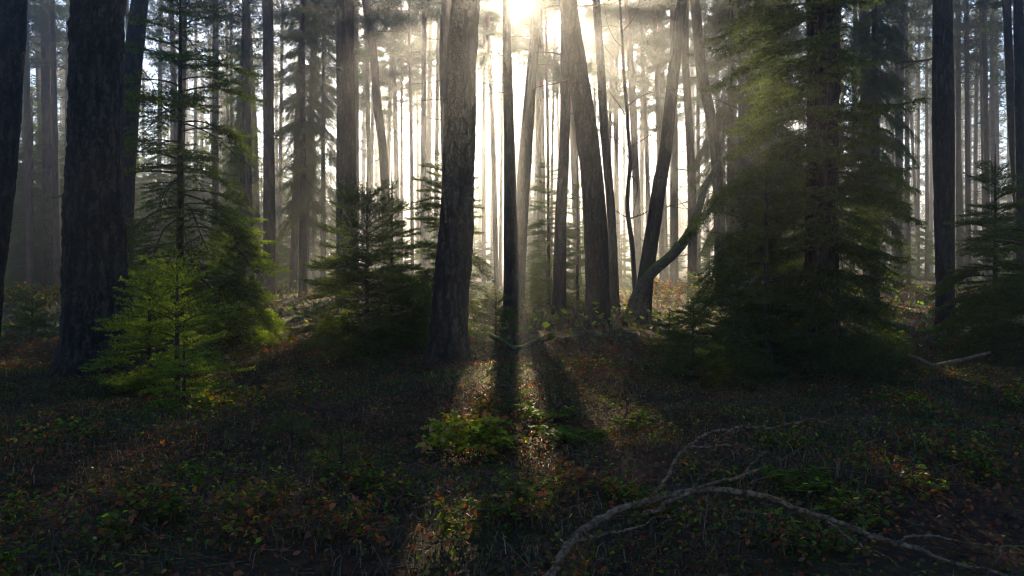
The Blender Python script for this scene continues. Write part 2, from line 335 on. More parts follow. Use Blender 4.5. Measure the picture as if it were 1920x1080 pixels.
def spruce(loc, H, R0, name='spruce_tree', label=None, group=None, seed=0, z_low=.1, nd=(220, .02, .0035), whorl=.28, nper=6, droop=.25, up=.9, low=-.25, twig=.09,
           shoot=.35, m=None, trunk_r=None, leader=.3, power=.8, hang=0., lean=(0, 0), lift=.8, zj=.5, tw=(-.12, .22), carve_it=False, mask=None, cat='spruce', build_trunk_=True, bare=0., rmul=None):
    """tiers of boughs; every bough carries side twigs and shoots with needles"""
    r = np.random.default_rng(seed + 5000); loc = np.array([loc[0], loc[1], float(gz(loc[0], loc[1])) - .03])
    tr = trunk_r or (.012 + H * .011)
    z = z_low; boughs = []
    while z < H - leader:
        for j in range(nper):
            boughs.append((z + r.uniform(-zj, zj) * whorl, j * 6.283 / nper + r.uniform(-.5, .5)))
        z += whorl * r.uniform(.8, 1.2) * (1 if H > 6 else .6 + .4 * (H - z) / H + .15)
    s0 = []; s1 = []; N0 = []; N1 = []; ra = []; rb = []
    axis = lambda zz: np.array([lean[0] * zz / H, lean[1] * zz / H, zz])
    for zb, az in boughs:
        f = max(0, min(1, zb / H)); L = R0 * (1 - f) ** power * r.uniform(.6, 1.15) + .04
        if rmul is not None: L *= rmul(zb, az, r)
        if L < .05: continue
        el = low + (up - low) * f ** 1.25 + r.uniform(-.2, .2)
        d = np.array([math.cos(az) * math.cos(el), math.sin(az) * math.cos(el), math.sin(el)])
        n = max(3, int(L / twig)); n = min(n, 26); st = L / n; p = axis(max(zb, .02)); hd = unit(np.array([d[0], d[1], 0])); side = np.array([-hd[1], hd[0], 0])
        rr = .004 + .011 * L
        for k in range(n):
            t = (k + 1) / n
            dd = unit(d + np.array([0, 0, -droop * math.sin(t * 2.4) + lift * droop * t * t * 1.6]) + r.normal(0, .05, 3))
            e = p + dd * st; s0.append(p); s1.append(e); ra.append(rr); rb.append(rr * .9)
            if t > .25: N0.append(p); N1.append(e)
            if t > .12 + bare:
                l2 = min(L * .48, .9) * (1 - t) ** .75 * r.uniform(.7, 1.15) + st * .9
                for sg in (-1, 1):
                    d2 = unit(dd * r.uniform(.5, .9) + side * sg * r.uniform(.7, 1.) + np.array([0, 0, -hang * r.uniform(.6, 1.4) + r.uniform(*tw)]))
                    e2 = e + d2 * l2; m2 = (e + e2) / 2 + np.array([0, 0, .03 * l2 - hang * l2 * .1])
                    s0 += [e, m2]; s1 += [m2, e2]; ra += [rr * .45, rr * .3]; rb += [rr * .3, .0012]; N0 += [e, m2]; N1 += [m2, e2]
                    ns = int(l2 / shoot / .12) if l2 > .1 else 0
                    for q_ in range(ns):
                        u_ = (q_ + .7) / (ns + .3); b = e + (e2 - e) * u_; sg2 = 1 if q_ % 2 else -1
                        l3 = l2 * .42 * (1 - u_) + .035; sd3 = unit(np.cross(d2, [0, 0, 1.])) * sg2
                        d3 = unit(d2 * .8 + sd3 * .7 + np.array([0, 0, -hang * .9 + r.uniform(-.2, .3) * (1 - min(1, hang))]))
                        s0.append(b); s1.append(b + d3 * l3); ra.append(rr * .2); rb.append(.0008); N0.append(b); N1.append(b + d3 * l3)
            p = e; rr *= .9; d = dd
    if leader:
        tip = axis(H); s0.append(axis(H - leader)); s1.append(tip); ra.append(.005 + .0016 * H); rb.append(.003 + .0008 * H)
        for _3 in range(2): N0.append(axis(H - leader)); N1.append(tip)
        for j in range(5):
            az = j * 1.257 + r.uniform(0, 1); b = axis(H - leader * 1.0); e = b + np.array([math.cos(az) * .8, math.sin(az) * .8, .6]) * leader * r.uniform(.5, .8)
            s0.append(b); s1.append(e); ra.append(.003 + .001 * H); rb.append(.002); N0 += [b, b]; N1 += [e, e]
    s0, s1, N0, N1 = map(np.array, (s0, s1, N0, N1)); ra = np.maximum(np.array(ra), .0012); rb = np.array(rb)
    V, T3, tint = needles(N0, N1, nd[0], nd[1], nd[2], r)
    if carve_it:
        k = carve(V + loc, 3, r); V = V.reshape(-1, 3, 3)[k].reshape(-1, 3); tint = tint.reshape(-1, 3)[k].ravel(); T3 = np.arange(len(V)).reshape(-1, 3)
    t = thing(name, label, cat, loc, group)
    zz = np.linspace(-.15 if H > 1 else -.05, H - leader * .3, max(8, int(H / .15))); q = np.stack([lean[0] * zz / H, lean[1] * zz / H, zz], 1)
    TV, TF = tube(q, tr * np.clip(1 - zz / H, 0, 1) ** .8 + .003, 10 if H < 8 else 16, .04, seed)
    link('trunk', mesh_np('trunk', TV, TF, smooth=True), M_SPRUCE, t)
    BV, BF = prisms(s0, s1, ra, rb)
    link('branches', mesh_np('branches', BV, BF), M_TWIG, t)
    link('crown', mesh_np('crown', V, T3, tint), m or M_NEEDLE, t)
    return t
def at(px, D): return ((px - CX) / F * D, D)

#=SETTING
def build_ground():
    def ax(a, b, n, p): s = np.linspace(-1, 1, n); return np.sign(s) * np.abs(s) ** p
    xs = np.sign(np.linspace(-1, 1, 221)) * np.abs(np.linspace(-1, 1, 221)) ** 3.2 * 600
    s = np.linspace(0, 1, 261); ys = -40 + 44 * np.minimum(s / .08, 1) + np.where(s > .08, ((s - .08) / .92) ** 3.0 * 640, 0)
    X, Y = np.meshgrid(xs, ys); Z = gz(X, Y); V = np.stack([X, Y, Z], -1).reshape(-1, 3)
    nx = len(xs); i = np.arange(len(ys) - 1)[:, None] * nx; j = np.arange(nx - 1)[None]
    Q = np.stack([i + j, i + j + 1, i + nx + j + 1, i + nx + j], -1).reshape(-1, 4)
    o = link('forest_floor', mesh_np('forest_floor', V, Q, smooth=True), make_ground_mat()); o['kind'] = 'structure'
build_ground()
#=TREES
# ---- near and middle trunks, rows traced from the photograph (x, y, width)
pine([(25, 0, 46), (14, 200, 46), (4, 350, 44), (-12, 470, 44), (-30, 640, 48)], 12, 19, seed=1, label='black leaning pine trunk cut off by the left edge of the view')
pine([(184, 0, 94), (181, 135, 95), (180, 270, 96), (178, 400, 102), (177, 540, 108), (176, 640, 112), (174, 700, 126)], 10.4, 20, seed=2, crown=(.55, 2.6), label='broadest black pine trunk on the left, rising behind the sunlit little spruce')
pine([(262, 0, 30), (248, 130, 34), (239, 270, 34), (232, 400, 36), (228, 560, 38)], 21, 20, seed=3, label='dim pine trunk leaning right, just behind the broadest left trunk')
pine([(502, 0, 19), (504, 270, 20), (505, 400, 22), (505, 560, 24)], 30, 21, seed=4, label='straight dark pine trunk rising behind the bright tip of the tall left spruce')
pine([(647, 0, 32), (648, 135, 34), (649, 270, 36), (650, 400, 38), (651, 560, 42)], 24, 22, seed=5, label='thick straight pine trunk lit by the golden haze, behind the bushy young spruce')
pine([(685, 0, 14), (700, 100, 15), (708, 200, 16), (717, 270, 16), (723, 370, 17), (728, 540, 18)], 36, 21, seed=6, label='slim pine leaning left in the mist, right of the thick golden lit trunk')
pine([(837, 0, 22), (835, 135, 22), (838, 270, 22), (842, 400, 23), (846, 560, 24)], 28, 21, seed=7, label='pine trunk half hidden behind the left side of the big central trunk')
pine([(873, 0, 52), (865, 135, 58), (862, 270, 59), (855, 400, 63), (847, 540, 67), (842, 640, 75), (840, 690, 86)], 11, 20, seed=8, crown=(.55, 2.4), label='big dark central pine trunk with rugged bark, left of the sun')
pine([(949, 0, 14), (950, 40, 15), (952, 135, 17), (955, 270, 21), (957, 400, 25), (960, 540, 31), (961, 582, 36)], 22, 20, seed=9, label='narrow dark pine trunk standing directly below the sun')
pine([(1010, 0, 18), (997, 135, 20), (987, 270, 24), (978, 400, 25), (971, 560, 26)], 25, 21, seed=10, label='pale hazy pine leaning right, touching the narrow trunk below the sun')
pine([(1061, 0, 19), (1060, 135, 19), (1058, 270, 19), (1052, 400, 22), (1049, 540, 25), (1048, 590, 28)], 21.5, 20, seed=11, label='upright pine trunk in front of the misty spruce, left of the tapering leaning trunk')
pine([(1064, 0, 34), (1083, 135, 38), (1103, 270, 42), (1115, 400, 43), (1120, 540, 44), (1121, 605, 50)], 18.5, 20, seed=12, crown=(.58, 2.5), label='stout tapering pine trunk bending left towards the sun, right of centre')
pine([(1118, 0, 14), (1127, 135, 16), (1135, 270, 16), (1146, 400, 16), (1152, 580, 20)], 24, 20, seed=13, label='slim grey pine trunk hugging the right side of the stout bending trunk')
pine([(1303, 0, 18), (1316, 135, 20), (1332, 220, 19), (1345, 330, 20), (1352, 540, 22)], 26, 20, seed=15, label='reddish pine leaning left in front of the drooping spruces')
pine([(1284, 0, 14), (1286, 130, 14), (1294, 270, 15), (1298, 400, 17), (1297, 560, 18)], 31, 21, seed=16, label='dark slim pine trunk just right of the forked tree')
pine([(1405, 0, 38), (1404, 270, 40), (1402, 540, 44)], 25, 21, seed=17, label='wide brown trunk mostly veiled by the big dark spruce boughs')
pine([(1545, 0, 60), (1542, 270, 58), (1541, 540, 60), (1541, 640, 64)], 11.6, 21, seed=18, crown=(.6, 2.4), label='massive black trunk standing inside the big dark spruce on the right')
pine([(1767, 0, 34), (1769, 270, 38), (1772, 540, 32), (1772, 600, 36)], 19, 21, seed=19, label='straight black pine trunk between the two dark right hand spruces')
pine([(1887, 0, 14), (1896, 200, 15), (1904, 330, 15), (1912, 420, 16), (1918, 540, 17)], 28, 21, seed=20, label='slim reddish pine leaning left near the right edge')
pine([(1909, 0, 17), (1914, 270, 19), (1917, 540, 21)], 24, 21, seed=21, label='upright dark pine trunk at the right edge of the view')

# ---- farther pines whose stems can be followed in the photograph: (x top, x at row 270, x low, width, distance)
FAR = [(84, 88, 92, 17, 42), (94, 97, 99, 6, 50), (130, 128, 127, 12, 50), (302, 299, 297, 8, 52), (404, 404, 403, 12, 40), (433, 434, 434, 6, 55), (462, 446, 440, 11, 42), (463, 478, 482, 11, 44),
       (569, 557, 551, 12, 38), (608, 606, 605, 8, 48), (668, 668, 668, 10, 38), (686, 691, 694, 8, 52), (753, 753, 753, 5, 55), (767, 771, 773, 6, 50), (796, 794, 793, 10, 46), (808, 806, 804, 7, 54), (823, 819, 817, 8, 50),
       (912, 925, 930, 9, 39), (918, 921, 922, 5, 70), (1023, 1027, 1028, 6, 41), (1041, 1036, 1033, 5, 52), (1070, 1078, 1083, 12, 40), (1113, 1115, 1116, 6, 60), (1144, 1155, 1160, 7, 58), (1176, 1190, 1196, 13, 38),
       (1200, 1212, 1218, 8, 46), (1226, 1236, 1241, 9, 44), (1243, 1245, 1247, 6, 62), (1262, 1264, 1264, 14, 40), (1308, 1309, 1310, 7, 50), (1340, 1348, 1352, 8, 48), (1370, 1376, 1380, 9, 44), (1450, 1448, 1447, 10, 42),
       (1620, 1625, 1628, 20, 33), (1650, 1646, 1644, 8, 50), (1681, 1684, 1686, 11, 40), (1699, 1701, 1703, 8, 48), (1724, 1722, 1722, 5, 62), (1796, 1797, 1799, 10, 44), (1812, 1814, 1816, 9, 42), (1839, 1845, 1849, 11, 44),
       (1832, 1830, 1829, 6, 56), (1868, 1870, 1871, 6, 60), (1737, 1738, 1739, 6, 58), (42, 46, 49, 9, 52), (1000, 1003, 1004, 4, 72), (888, 880, 876, 6, 60), (585, 586, 588, 5, 62), (530, 526, 524, 6, 55), (368, 366, 365, 6, 60),
       (738, 729, 724, 7, 58), (781, 783, 785, 4, 68), (637, 634, 633, 5, 60), (1098, 1096, 1094, 6, 66), (1168, 1170, 1171, 4, 70), (946, 941, 938, 6, 47), (1003, 1009, 1012, 4, 58)]
for i, (xt, xm, xl, wd, D) in enumerate(FAR):
    rr = np.random.default_rng(i)
    pine([(xt, 0, wd * .92), (xm, 270, wd), (xl, 490, wd * 1.12)], D, rr.uniform(19, 24), name='far_pine_tree', crown=(rr.uniform(.42, .5), 3.3) if 900 < xm < 1045 else (rr.uniform(.5, .62), rr.uniform(2.2, 3.2)), seed=100 + i, stub=16, dens=2.2 if 900 < xm < 1045 else 1.5 if 590 < xm < 1350 else .6)
# ---- canopy trees whose stems stand between the traced ones, close enough to shade the foreground
rr = np.random.default_rng(55)
def free(x, gap): return all(abs(x - p) > gap for p in [849 + 20, 650, 1000, 1060, 1110, 1140, 1225, 960, 1780])
SH = []
for i in range(66):
    for _ in range(60):
        D = rr.uniform(33, 72); x = rr.uniform(-40, 1960); X, Y = at(x, D)
        if all(math.hypot(X - a, Y - b) > 2.6 for a, b in SH) and abs(X) > 1.3 and not (680 < x < 850 and D < 52): break
    SH.append((X, Y)); wpx = rr.uniform(.22, .34) / D * F; ln_ = rr.normal(0, 6)
    pine([(x + ln_, 0, wpx * .9), (x, 270, wpx), (x - ln_ * .8, 490, wpx * 1.1)], D, rr.uniform(17, 22), name='far_pine_tree', crown=(rr.uniform(.42, .55) if abs(X) < 10 else .62, rr.uniform(2.4, 3.2)), seed=300 + i, stub=18, dens=1.6 if abs(X) < 10 else .5)
# ---- the deep background: shared shapes, one tree each
def copy_tree(t, loc, rz, sc):
    c = t.copy(); COL.objects.link(c); c.location = loc; c.rotation_euler = (0, 0, rz); c.scale = (sc,) * 3
    for ch in list(t.children):
        d = ch.copy(); COL.objects.link(d); d.parent = c
    return c
protos = []
for k in range(6):
    D = 82 + 5 * k; x = [120, 420, 740, 1075, 1400, 1790][k]; l = rng.normal(0, 5)
    protos.append(pine([(x + l, 0, 5.6), (x, 270, 6), (x - l, 490, 6.6)], D, 20 + rng.uniform(-1, 1), name='distant_pine_tree', crown=(.45, 2.9), seed=500 + k, stub=14))
DEEP = [(p.location.x, p.location.y) for p in protos]
for i in range(170):
    for _ in range(80):
        D = 70 + 95 * rr.uniform(0, 1) ** .8; x = rr.uniform(-80, 2000); X, Y = at(x, D)
        if all(math.hypot(X - a, Y - b) > 3.2 for a, b in DEEP) and (abs(X) > 1 or D > 95): break
    DEEP.append((X, Y)); c = copy_tree(protos[i % 6], (X, Y, float(gz(X, Y)) - .1), rr.uniform(0, 6.28), rr.uniform(.85, 1.02) if D < 100 else rr.uniform(.9, 1.2)); TREES.append((c, [(x, 270, 5)], D))

# ---- more of the wood, unseen, added beside and behind the camera to block sky light
side = pine([(2050, 0, 30), (2050, 270, 31), (2050, 490, 33)], 26, 21, seed=900, crown=(.38, 3.6), dens=3.5, stub=8, label='unseen pine just outside the right edge')
RING = [(side.location.x, side.location.y)]
for i in range(95):
    for _ in range(200):
        X = rr.uniform(-48, 48); Y = rr.uniform(-42, 60)
        if (abs(X) > .68 * Y + 2.5 or Y < -3) and math.hypot(X, Y) > 4 and all(math.hypot(X - a, Y - b) > 4.2 for a, b in RING): break
    else: continue
    RING.append((X, Y)); c = copy_tree(side, (X, Y, float(gz(X, Y)) - .1), rr.uniform(0, 6.28), rr.uniform(.85, 1.1)); c['ring'] = 1
for o in COL.objects:
    if o.get('ring') or o == side: tag(o, 'unseen pine of the surrounding wood, added beside or behind the viewer to block sky light', 'pine tree', 'unseen pines added around and behind the viewer')
# ---- the far wood behind everything, too dense to count
def far_wood():
    r = np.random.default_rng(9); n = 700; D = r.uniform(165, 300, n); x = r.uniform(-1, 1, n) * (D * .7 + 10); z = gz(x, D); h = r.uniform(17, 24, n)
    V, Q = prisms(np.stack([x, D, z - .2], 1), np.stack([x + r.normal(0, .5, n), D, z + h], 1), np.full(n, .22), np.full(n, .06)); wood = (V, Q)
    c = 420; i = np.repeat(np.arange(n), c); u = r.uniform(0, 1, n * c); low = r.uniform(.02, .45, n)[i]; hz = low + (1 - low) * u; rad = 2.6 * np.sin(np.clip(hz, 0, 1) * 2.6 + .45).clip(.1) * r.uniform(.2, 1, n * c) ** .5; a = r.uniform(0, 6.283, n * c)
    p = np.stack([x[i] + np.cos(a) * rad, D[i] + np.sin(a) * rad, z[i] + hz * h[i]], 1); k = np.sin(p[:, 2] * 2.1 + i * 1.7) + r.normal(0, .5, n * c) > -.2; p = p[k]
    d = unit(r.normal(0, 1, p.shape)); e = unit(np.cross(d, r.normal(0, 1, p.shape))); T = np.stack([p - e * .22, p + e * .22, p + d * .75], 1).reshape(-1, 3)
    t = link('distant_wood', mesh_np('distant_wood', np.vstack([V, T]), [Q, len(V) + np.arange(len(T)).reshape(-1, 3)], np.concatenate([np.zeros(len(V)), np.repeat(r.uniform(0, 1, len(p)), 3)])), M_PINEF)
    t.data.materials.append(M_FAR); mi = np.zeros(len(t.data.polygons), np.int32); mi[:len(Q)] = 1; t.data.polygons.foreach_set('material_index', mi)
    tag(t, 'dense misty wood closing the view far behind the trunks', 'wood', kind='stuff')
far_wood()

# ---- forked tree right of centre: three stems from one root
def branchy(path_px, D, n=60, dd=None):
    pts = np.array([P(a, b, D if dd is None else D + dd[i]) for i, (a, b, _) in enumerate(path_px)]); rad = np.array([c / 2 / F * D for _, _, c in path_px])
    q = smooth_path(pts, n); return q, np.interp(np.linspace(0, 1, n), np.linspace(0, 1, len(rad)), rad)
D = 20.5; base = P(1202, 596, D); base[2] = float(gz(base[0], base[1])) - .1
t = thing('forked_tree', 'forked broadleaf tree with a straight stem, a thin dark stem and a mossy slanting stem', 'tree', base)
def stem(name, rows, m, D=D, sides=14, rough=.06, top=None, dd=None, n=80):
    q, R = branchy(rows, D, n, dd)
    V, Fs = tube(q - base, R, sides, rough, len(rows)); return link(name, mesh_np(name, V, Fs, smooth=True), m, t), q, R
ms, q, R = stem('stem', [(1202, 608, 46), (1204, 585, 36), (1211, 520, 30), (1223, 440, 27), (1236, 350, 26), (1249, 270, 23), (1263, 135, 22), (1279, 0, 20), (1296, -160, 17), (1310, -340, 10), (1316, -520, 4)], M_PINE)
cr_q = q - base
(NV, NF, NT), (BV, BF) = pine_crown(cr_q, R, 9.5, cr_q[-1, 2], 2.3, np.random.default_rng(3), 14, .12, .05, 4, world=base)
link('branches', mesh_np('branches', BV, BF), M_TWIG, t); link('crown', mesh_np('crown', NV, NF, NT), M_PINEF, t)
o, q, R = stem('stem', [(1183, 606, 30), (1190, 570, 26), (1204, 537, 23), (1225, 508, 20), (1252, 485, 19), (1280, 456, 18), (1300, 420, 15), (1312, 385, 14), (1322, 350, 12), (1340, 318, 10), (1352, 280, 8), (1360, 220, 4)], M_MOSSY, dd=[0, -.1, -.2, -.3, -.3, -.3, -.3, -.3, -.2, -.1, 0, 0])
o['label'] = 'slanting stem with bright moss along its upper side'
o, q, R = stem('stem', [(1192, 560, 11), (1188, 500, 9), (1184, 450, 9), (1177, 400, 8), (1177, 360, 8), (1182, 300, 8), (1178, 250, 7), (1175, 200, 7), (1170, 135, 6), (1166, 68, 5), (1162, 0, 4), (1156, -90, 2)], M_TWIG, sides=8)
tw = [[(1177, 410), (1200, 404), (1222, 392), (1245, 386), (1270, 389), (1300, 394)], [(1177, 408), (1165, 402), (1150, 392), (1128, 380)], [(1175, 200), (1195, 185), (1215, 175), (1235, 172)], [(1172, 215), (1160, 195), (1145, 175), (1135, 150)],
      [(1182, 275), (1205, 262), (1225, 248), (1240, 236)], [(1180, 300), (1170, 280), (1152, 262), (1130, 248)], [(1168, 90), (1150, 70), (1138, 40), (1132, 0)], [(1166, 60), (1190, 30), (1205, -20)], [(1184, 330), (1195, 350), (1190, 385), (1183, 430)],
      [(1182, 320), (1192, 310), (1197, 290)], [(1196, 404), (1180, 412), (1155, 420)], [(1232, 240), (1226, 232), (1220, 234)], [(1218, 252), (1224, 262), (1234, 266)], [(1150, 392), (1146, 384), (1138, 378)]]
A = Acc()
for w_ in tw:
    q, R = branchy([(a, b, 2.6 * (1 - .7 * i / (len(w_) - 1))) for i, (a, b) in enumerate(w_)], D, 14); V, Fs = tube(q - base, R, 5, 0); A.add(V, Fs)
link('twigs', A.mesh('twigs'), M_TWIG, t)

# ---- spruces
YN = (150, .030, .0075)
spruce(at(332, 9.0), 1.72, .95, name='young_spruce', seed=1, label='small two tipped young spruce catching the sun in front of the broadest left trunk', nd=YN, whorl=.2, nper=5, droop=.1, up=.8, low=.02, twig=.08, leader=.32, m=M_YOUNG, shoot=.8, power=.6, lift=1.3, tw=(-.05, .35))
spruce(at(280, 9.25), 1.5, .8, name='young_spruce', seed=2, label='shorter dark skirted young spruce pressed against the left of the two tipped one', nd=YN, whorl=.19, nper=6, droop=.1, up=.8, low=.0, twig=.075, leader=.28, m=M_YOUNG, shoot=.8, power=.55, lift=1.3, tw=(-.05, .35))
spruce(at(345, 7.9), .75, .55, name='young_spruce', seed=3, label='tiny spruce seedling at the foot of the two tipped young spruce', nd=YN, whorl=.13, nper=5, droop=.1, up=.7, low=0, twig=.045, leader=.16, m=M_YOUNG, shoot=.5)
spruce(at(688, 12.2), 2.75, 1.5, name='young_spruce', seed=4, lift=1.3, tw=(-.05, .4), label='bushy young spruce with a long bare tip, centre left beside the big central trunk', nd=(120, .036, .0095), whorl=.22, nper=8, droop=.14, up=.85, low=-.02, twig=.085, leader=.45, shoot=.6, power=.68)
spruce(at(735, 13.0), 2.9, .8, name='young_spruce', seed=5, label='slimmer spruce top just left behind the bushy young spruce', nd=(110, .034, .009), whorl=.28, nper=5, droop=.1, up=.9, low=-.1, twig=.075, leader=.4)
spruce(at(832, 15.2), 4.0, 1.35, name='young_spruce', seed=6, label='open branched spruce spreading on both sides behind the big central trunk', nd=(95, .040, .011), whorl=.34, nper=6, droop=.16, up=.8, low=-.2, twig=.085, leader=.5, lean=(.05, 0), power=.6)
spruce(at(1028, 26), 5.4, 1.35, name='spruce_tree', seed=7, label='misty spruce standing behind the upright trunk right of the sun', nd=(90, .045, .010), whorl=.42, nper=6, droop=.2, up=.6, low=-.2, twig=.14, leader=.5, power=.7, cat='spruce')
spruce(at(1083, 27.5), 4.6, 1.3, name='spruce_tree', seed=8, label='second misty spruce between the upright trunk and the stout bending trunk', nd=(90, .045, .010), whorl=.42, nper=6, droop=.2, up=.6, low=-.2, twig=.14, leader=.5, power=.7)
spruce(at(338, 13), 6.6, 2.2, name='spruce_tree', seed=9, label='tall open spruce with tiered boughs right of the broadest left trunk', nd=(80, .045, .012), whorl=.40, nper=5, droop=.22, up=.7, low=-.1, twig=.13, leader=.5, power=.5, trunk_r=.075, bare=.2)
spruce(at(447, 14.2), 2.5, 1.15, name='young_spruce', seed=10, label='golden lit spruce thicket under the tall left spruce', nd=(90, .042, .012), whorl=.28, nper=6, droop=.2, up=.6, low=-.15, twig=.085, leader=.3, power=.5, m=M_YOUNG)
spruce(at(1541, 11.2), 9.5, 2.3, name='spruce_tree', seed=11, label='huge dark spruce with heavy drooping boughs filling the right of the view', nd=(85, .045, .0125), whorl=.44, nper=7, droop=.20, up=.35, low=-.06, twig=.12, leader=.5, power=.3, hang=.22, lift=1.0, trunk_r=.1, z_low=.35,
       rmul=lambda z, a, r: (1.0 - .2 * math.cos(a)) * (.72 if math.sin(a) < -.3 else .9) * r.uniform(.55, 1.2) * (.8 if z > 4 else 1))
spruce(at(1437, 10.6), 2.9, 1.2, name='young_spruce', seed=12, label='mid sized spruce in front of the huge dark spruce, on its sunny left side', nd=(110, .036, .010), whorl=.3, nper=6, droop=.18, up=.7, low=-.1, twig=.11, tw=(-.3, .35), leader=.35, power=.6)
spruce(at(1866, 13.6), 3.55, 1.35, name='young_spruce', seed=13, label='dark sparse topped young spruce near the right edge', nd=(100, .038, .010), whorl=.30, nper=6, droop=.15, up=.75, low=-.15, twig=.085, leader=.55, power=.7)
spruce(at(1935, 11.5), 2.6, 1.6, name='young_spruce', seed=14, label='low black spruce cut by the right edge of the view', nd=(160, .026, .006), whorl=.28, nper=6, droop=.15, up=.6, low=-.15, twig=.085, leader=.35, power=.55)
spruce(at(1300, 9.8), 1.05, .7, name='young_spruce', seed=15, label='knee high feathery spruce left of the foot of the huge dark spruce', nd=YN, whorl=.15, nper=6, droop=.1, up=.6, low=-.05, twig=.05, leader=.2, shoot=.45)
spruce(at(1392, 9.4), .85, .6, name='young_spruce', seed=16, label='small spruce between the knee high feathery one and the huge dark spruce', nd=YN, whorl=.15, nper=6, droop=.1, up=.6, low=-.05, twig=.05, leader=.2, shoot=.45)
spruce(at(1470, 12.6), 1.5, 1.1, name='young_spruce', seed=25, label='black spruce skirt at the foot of the massive right trunk', nd=(170, .026, .006), whorl=.22, nper=6, droop=.1, up=.5, low=-.05, twig=.075, leader=.2, power=.4)
spruce(at(958, 7.4), .62, .28, name='spruce_seedling', seed=17, label='thin dark spruce seedling between the two sunlit patches of undergrowth', nd=(150, .03, .004), whorl=.16, nper=5, droop=0, up=.7, low=.2, twig=.05, leader=.12, shoot=.6)
for i, (x, D, h, lb) in enumerate([(640, 5.6, .38, 'dark seedling conifer in the shaded grass below the bushy young spruce'), (545, 6.6, .34, 'low conifer seedling left of the centre foreground'), (930, 13.5, 1.0, 'small spruce at the foot of the narrow trunk below the sun'),
                                   (1255, 13, .7, 'little sunlit spruce in front of the forked tree'), (1640, 9.6, .5, 'dim conifer seedling right of the huge dark spruce'), (60, 15, .9, 'little bush like spruce left behind the broadest left trunk'), (770, 13.8, 1.1, 'low spruce wedged between the bushy young spruce and the big central trunk')]):
    spruce(at(x, D), h, h * .75, name='spruce_seedling', seed=30 + i, label=lb, nd=(190, .026, .005), whorl=.13, nper=5, droop=.05, up=.6, low=.1, twig=.05, leader=.12, shoot=.5)
# hanging spruces in the middle distance
for i, (x, D, H, R0, lb) in enumerate([(455, 36, 15, 1.5, 'tall weeping spruce behind the tall open left spruce'), (568, 31, 16, 1.6, 'weeping spruce with hanging twigs left of the thick golden lit trunk'), (606, 42, 18, 2.0, 'hazy weeping spruce just left of the thick golden lit trunk'),
                                       (1370, 27, 16, 2.3, 'drooping spruce right of the reddish leaning pine'), (1450, 30, 17, 2.6, 'drooping dark spruce behind the left boughs of the huge spruce'), (1640, 24, 15, 2.0, 'drooping spruce right of the massive black trunk')]):
    spruce(at(x, D), H, R0, name='weeping_spruce', seed=50 + i, label=lb, nd=(60, .06, .012), whorl=.5, nper=6, droop=.3, up=.2, low=-.25, twig=.17, leader=.5, power=.45, hang=1.1, z_low=3.4, trunk_r=.16, carve_it=True)
# background spruces
bs = None
for i, (x, D, H) in enumerate([(60, 42, 9), (150, 46, 11), (20, 55, 12), (225, 48, 10), (105, 60, 13), (300, 52, 11), (380, 60, 12), (450, 50, 9), (520, 62, 12), (640, 70, 10), (1010, 60, 8), (1560, 58, 9), (1700, 66, 8), (1480, 48, 9), (-30, 46, 11), (190, 70, 12), (270, 75, 12), (800, 84, 9), (345, 44, 8), (60, 62, 13), (420, 68, 13), (240, 60, 12), (560, 52, 8), (110, 78, 14), (10, 72, 14), (330, 80, 14), (490, 80, 12), (590, 76, 10), (-40, 64, 13), (160, 58, 10), (1640, 50, 7), (1800, 80, 10), (1890, 74, 10), (1960, 60, 9)]):
    X, Y = at(x, D)
    if bs is None: bs = spruce((X, Y), 11, 2.4, name='background_spruce', seed=80, nd=(45, .09, .02), whorl=.55, nper=6, droop=.25, up=.5, low=-.2, twig=.22, leader=.5, power=.6, hang=.5); c = bs
    else: c = copy_tree(bs, (X, Y, float(gz(X, Y)) - .05), i * 1.9, H / 11)
    TREES.append((c, [(x, 270, 5)], D)); 

sp = None
for i, (x, D, H) in enumerate([(655, 36, 2.6), (715, 48, 3.6), (760, 33, 2.2), (800, 55, 4.2), (905, 44, 3.0), (1000, 38, 2.2), (1075, 52, 4.4), (1165, 46, 3.2), (1215, 60, 4.6), (1262, 50, 3.0), (1330, 40, 2.8), (1385, 56, 4.2), (1600, 44, 3.2), (1690, 38, 2.6), (1735, 55, 4.0), (1800, 46, 3.4), (1850, 60, 4.4), (1900, 40, 3.0), (620, 60, 4.5), (520, 42, 3.2), (890, 66, 4.6), (1125, 68, 5.0)]):
    X, Y = at(x, D)
    if sp is None: sp = spruce((X, Y), 3.6, 1.3, name='hazy_sapling', seed=81, nd=(60, .08, .018), whorl=.4, nper=5, droop=.2, up=.6, low=-.1, twig=.16, leader=.4, power=.6); sp.scale = (H / 3.6,) * 3; c = sp
    else: c = copy_tree(sp, (X, Y, float(gz(X, Y)) - .05), i * 2.3, H / 3.6)
    TREES.append((c, [(x, 270, 5)], D))

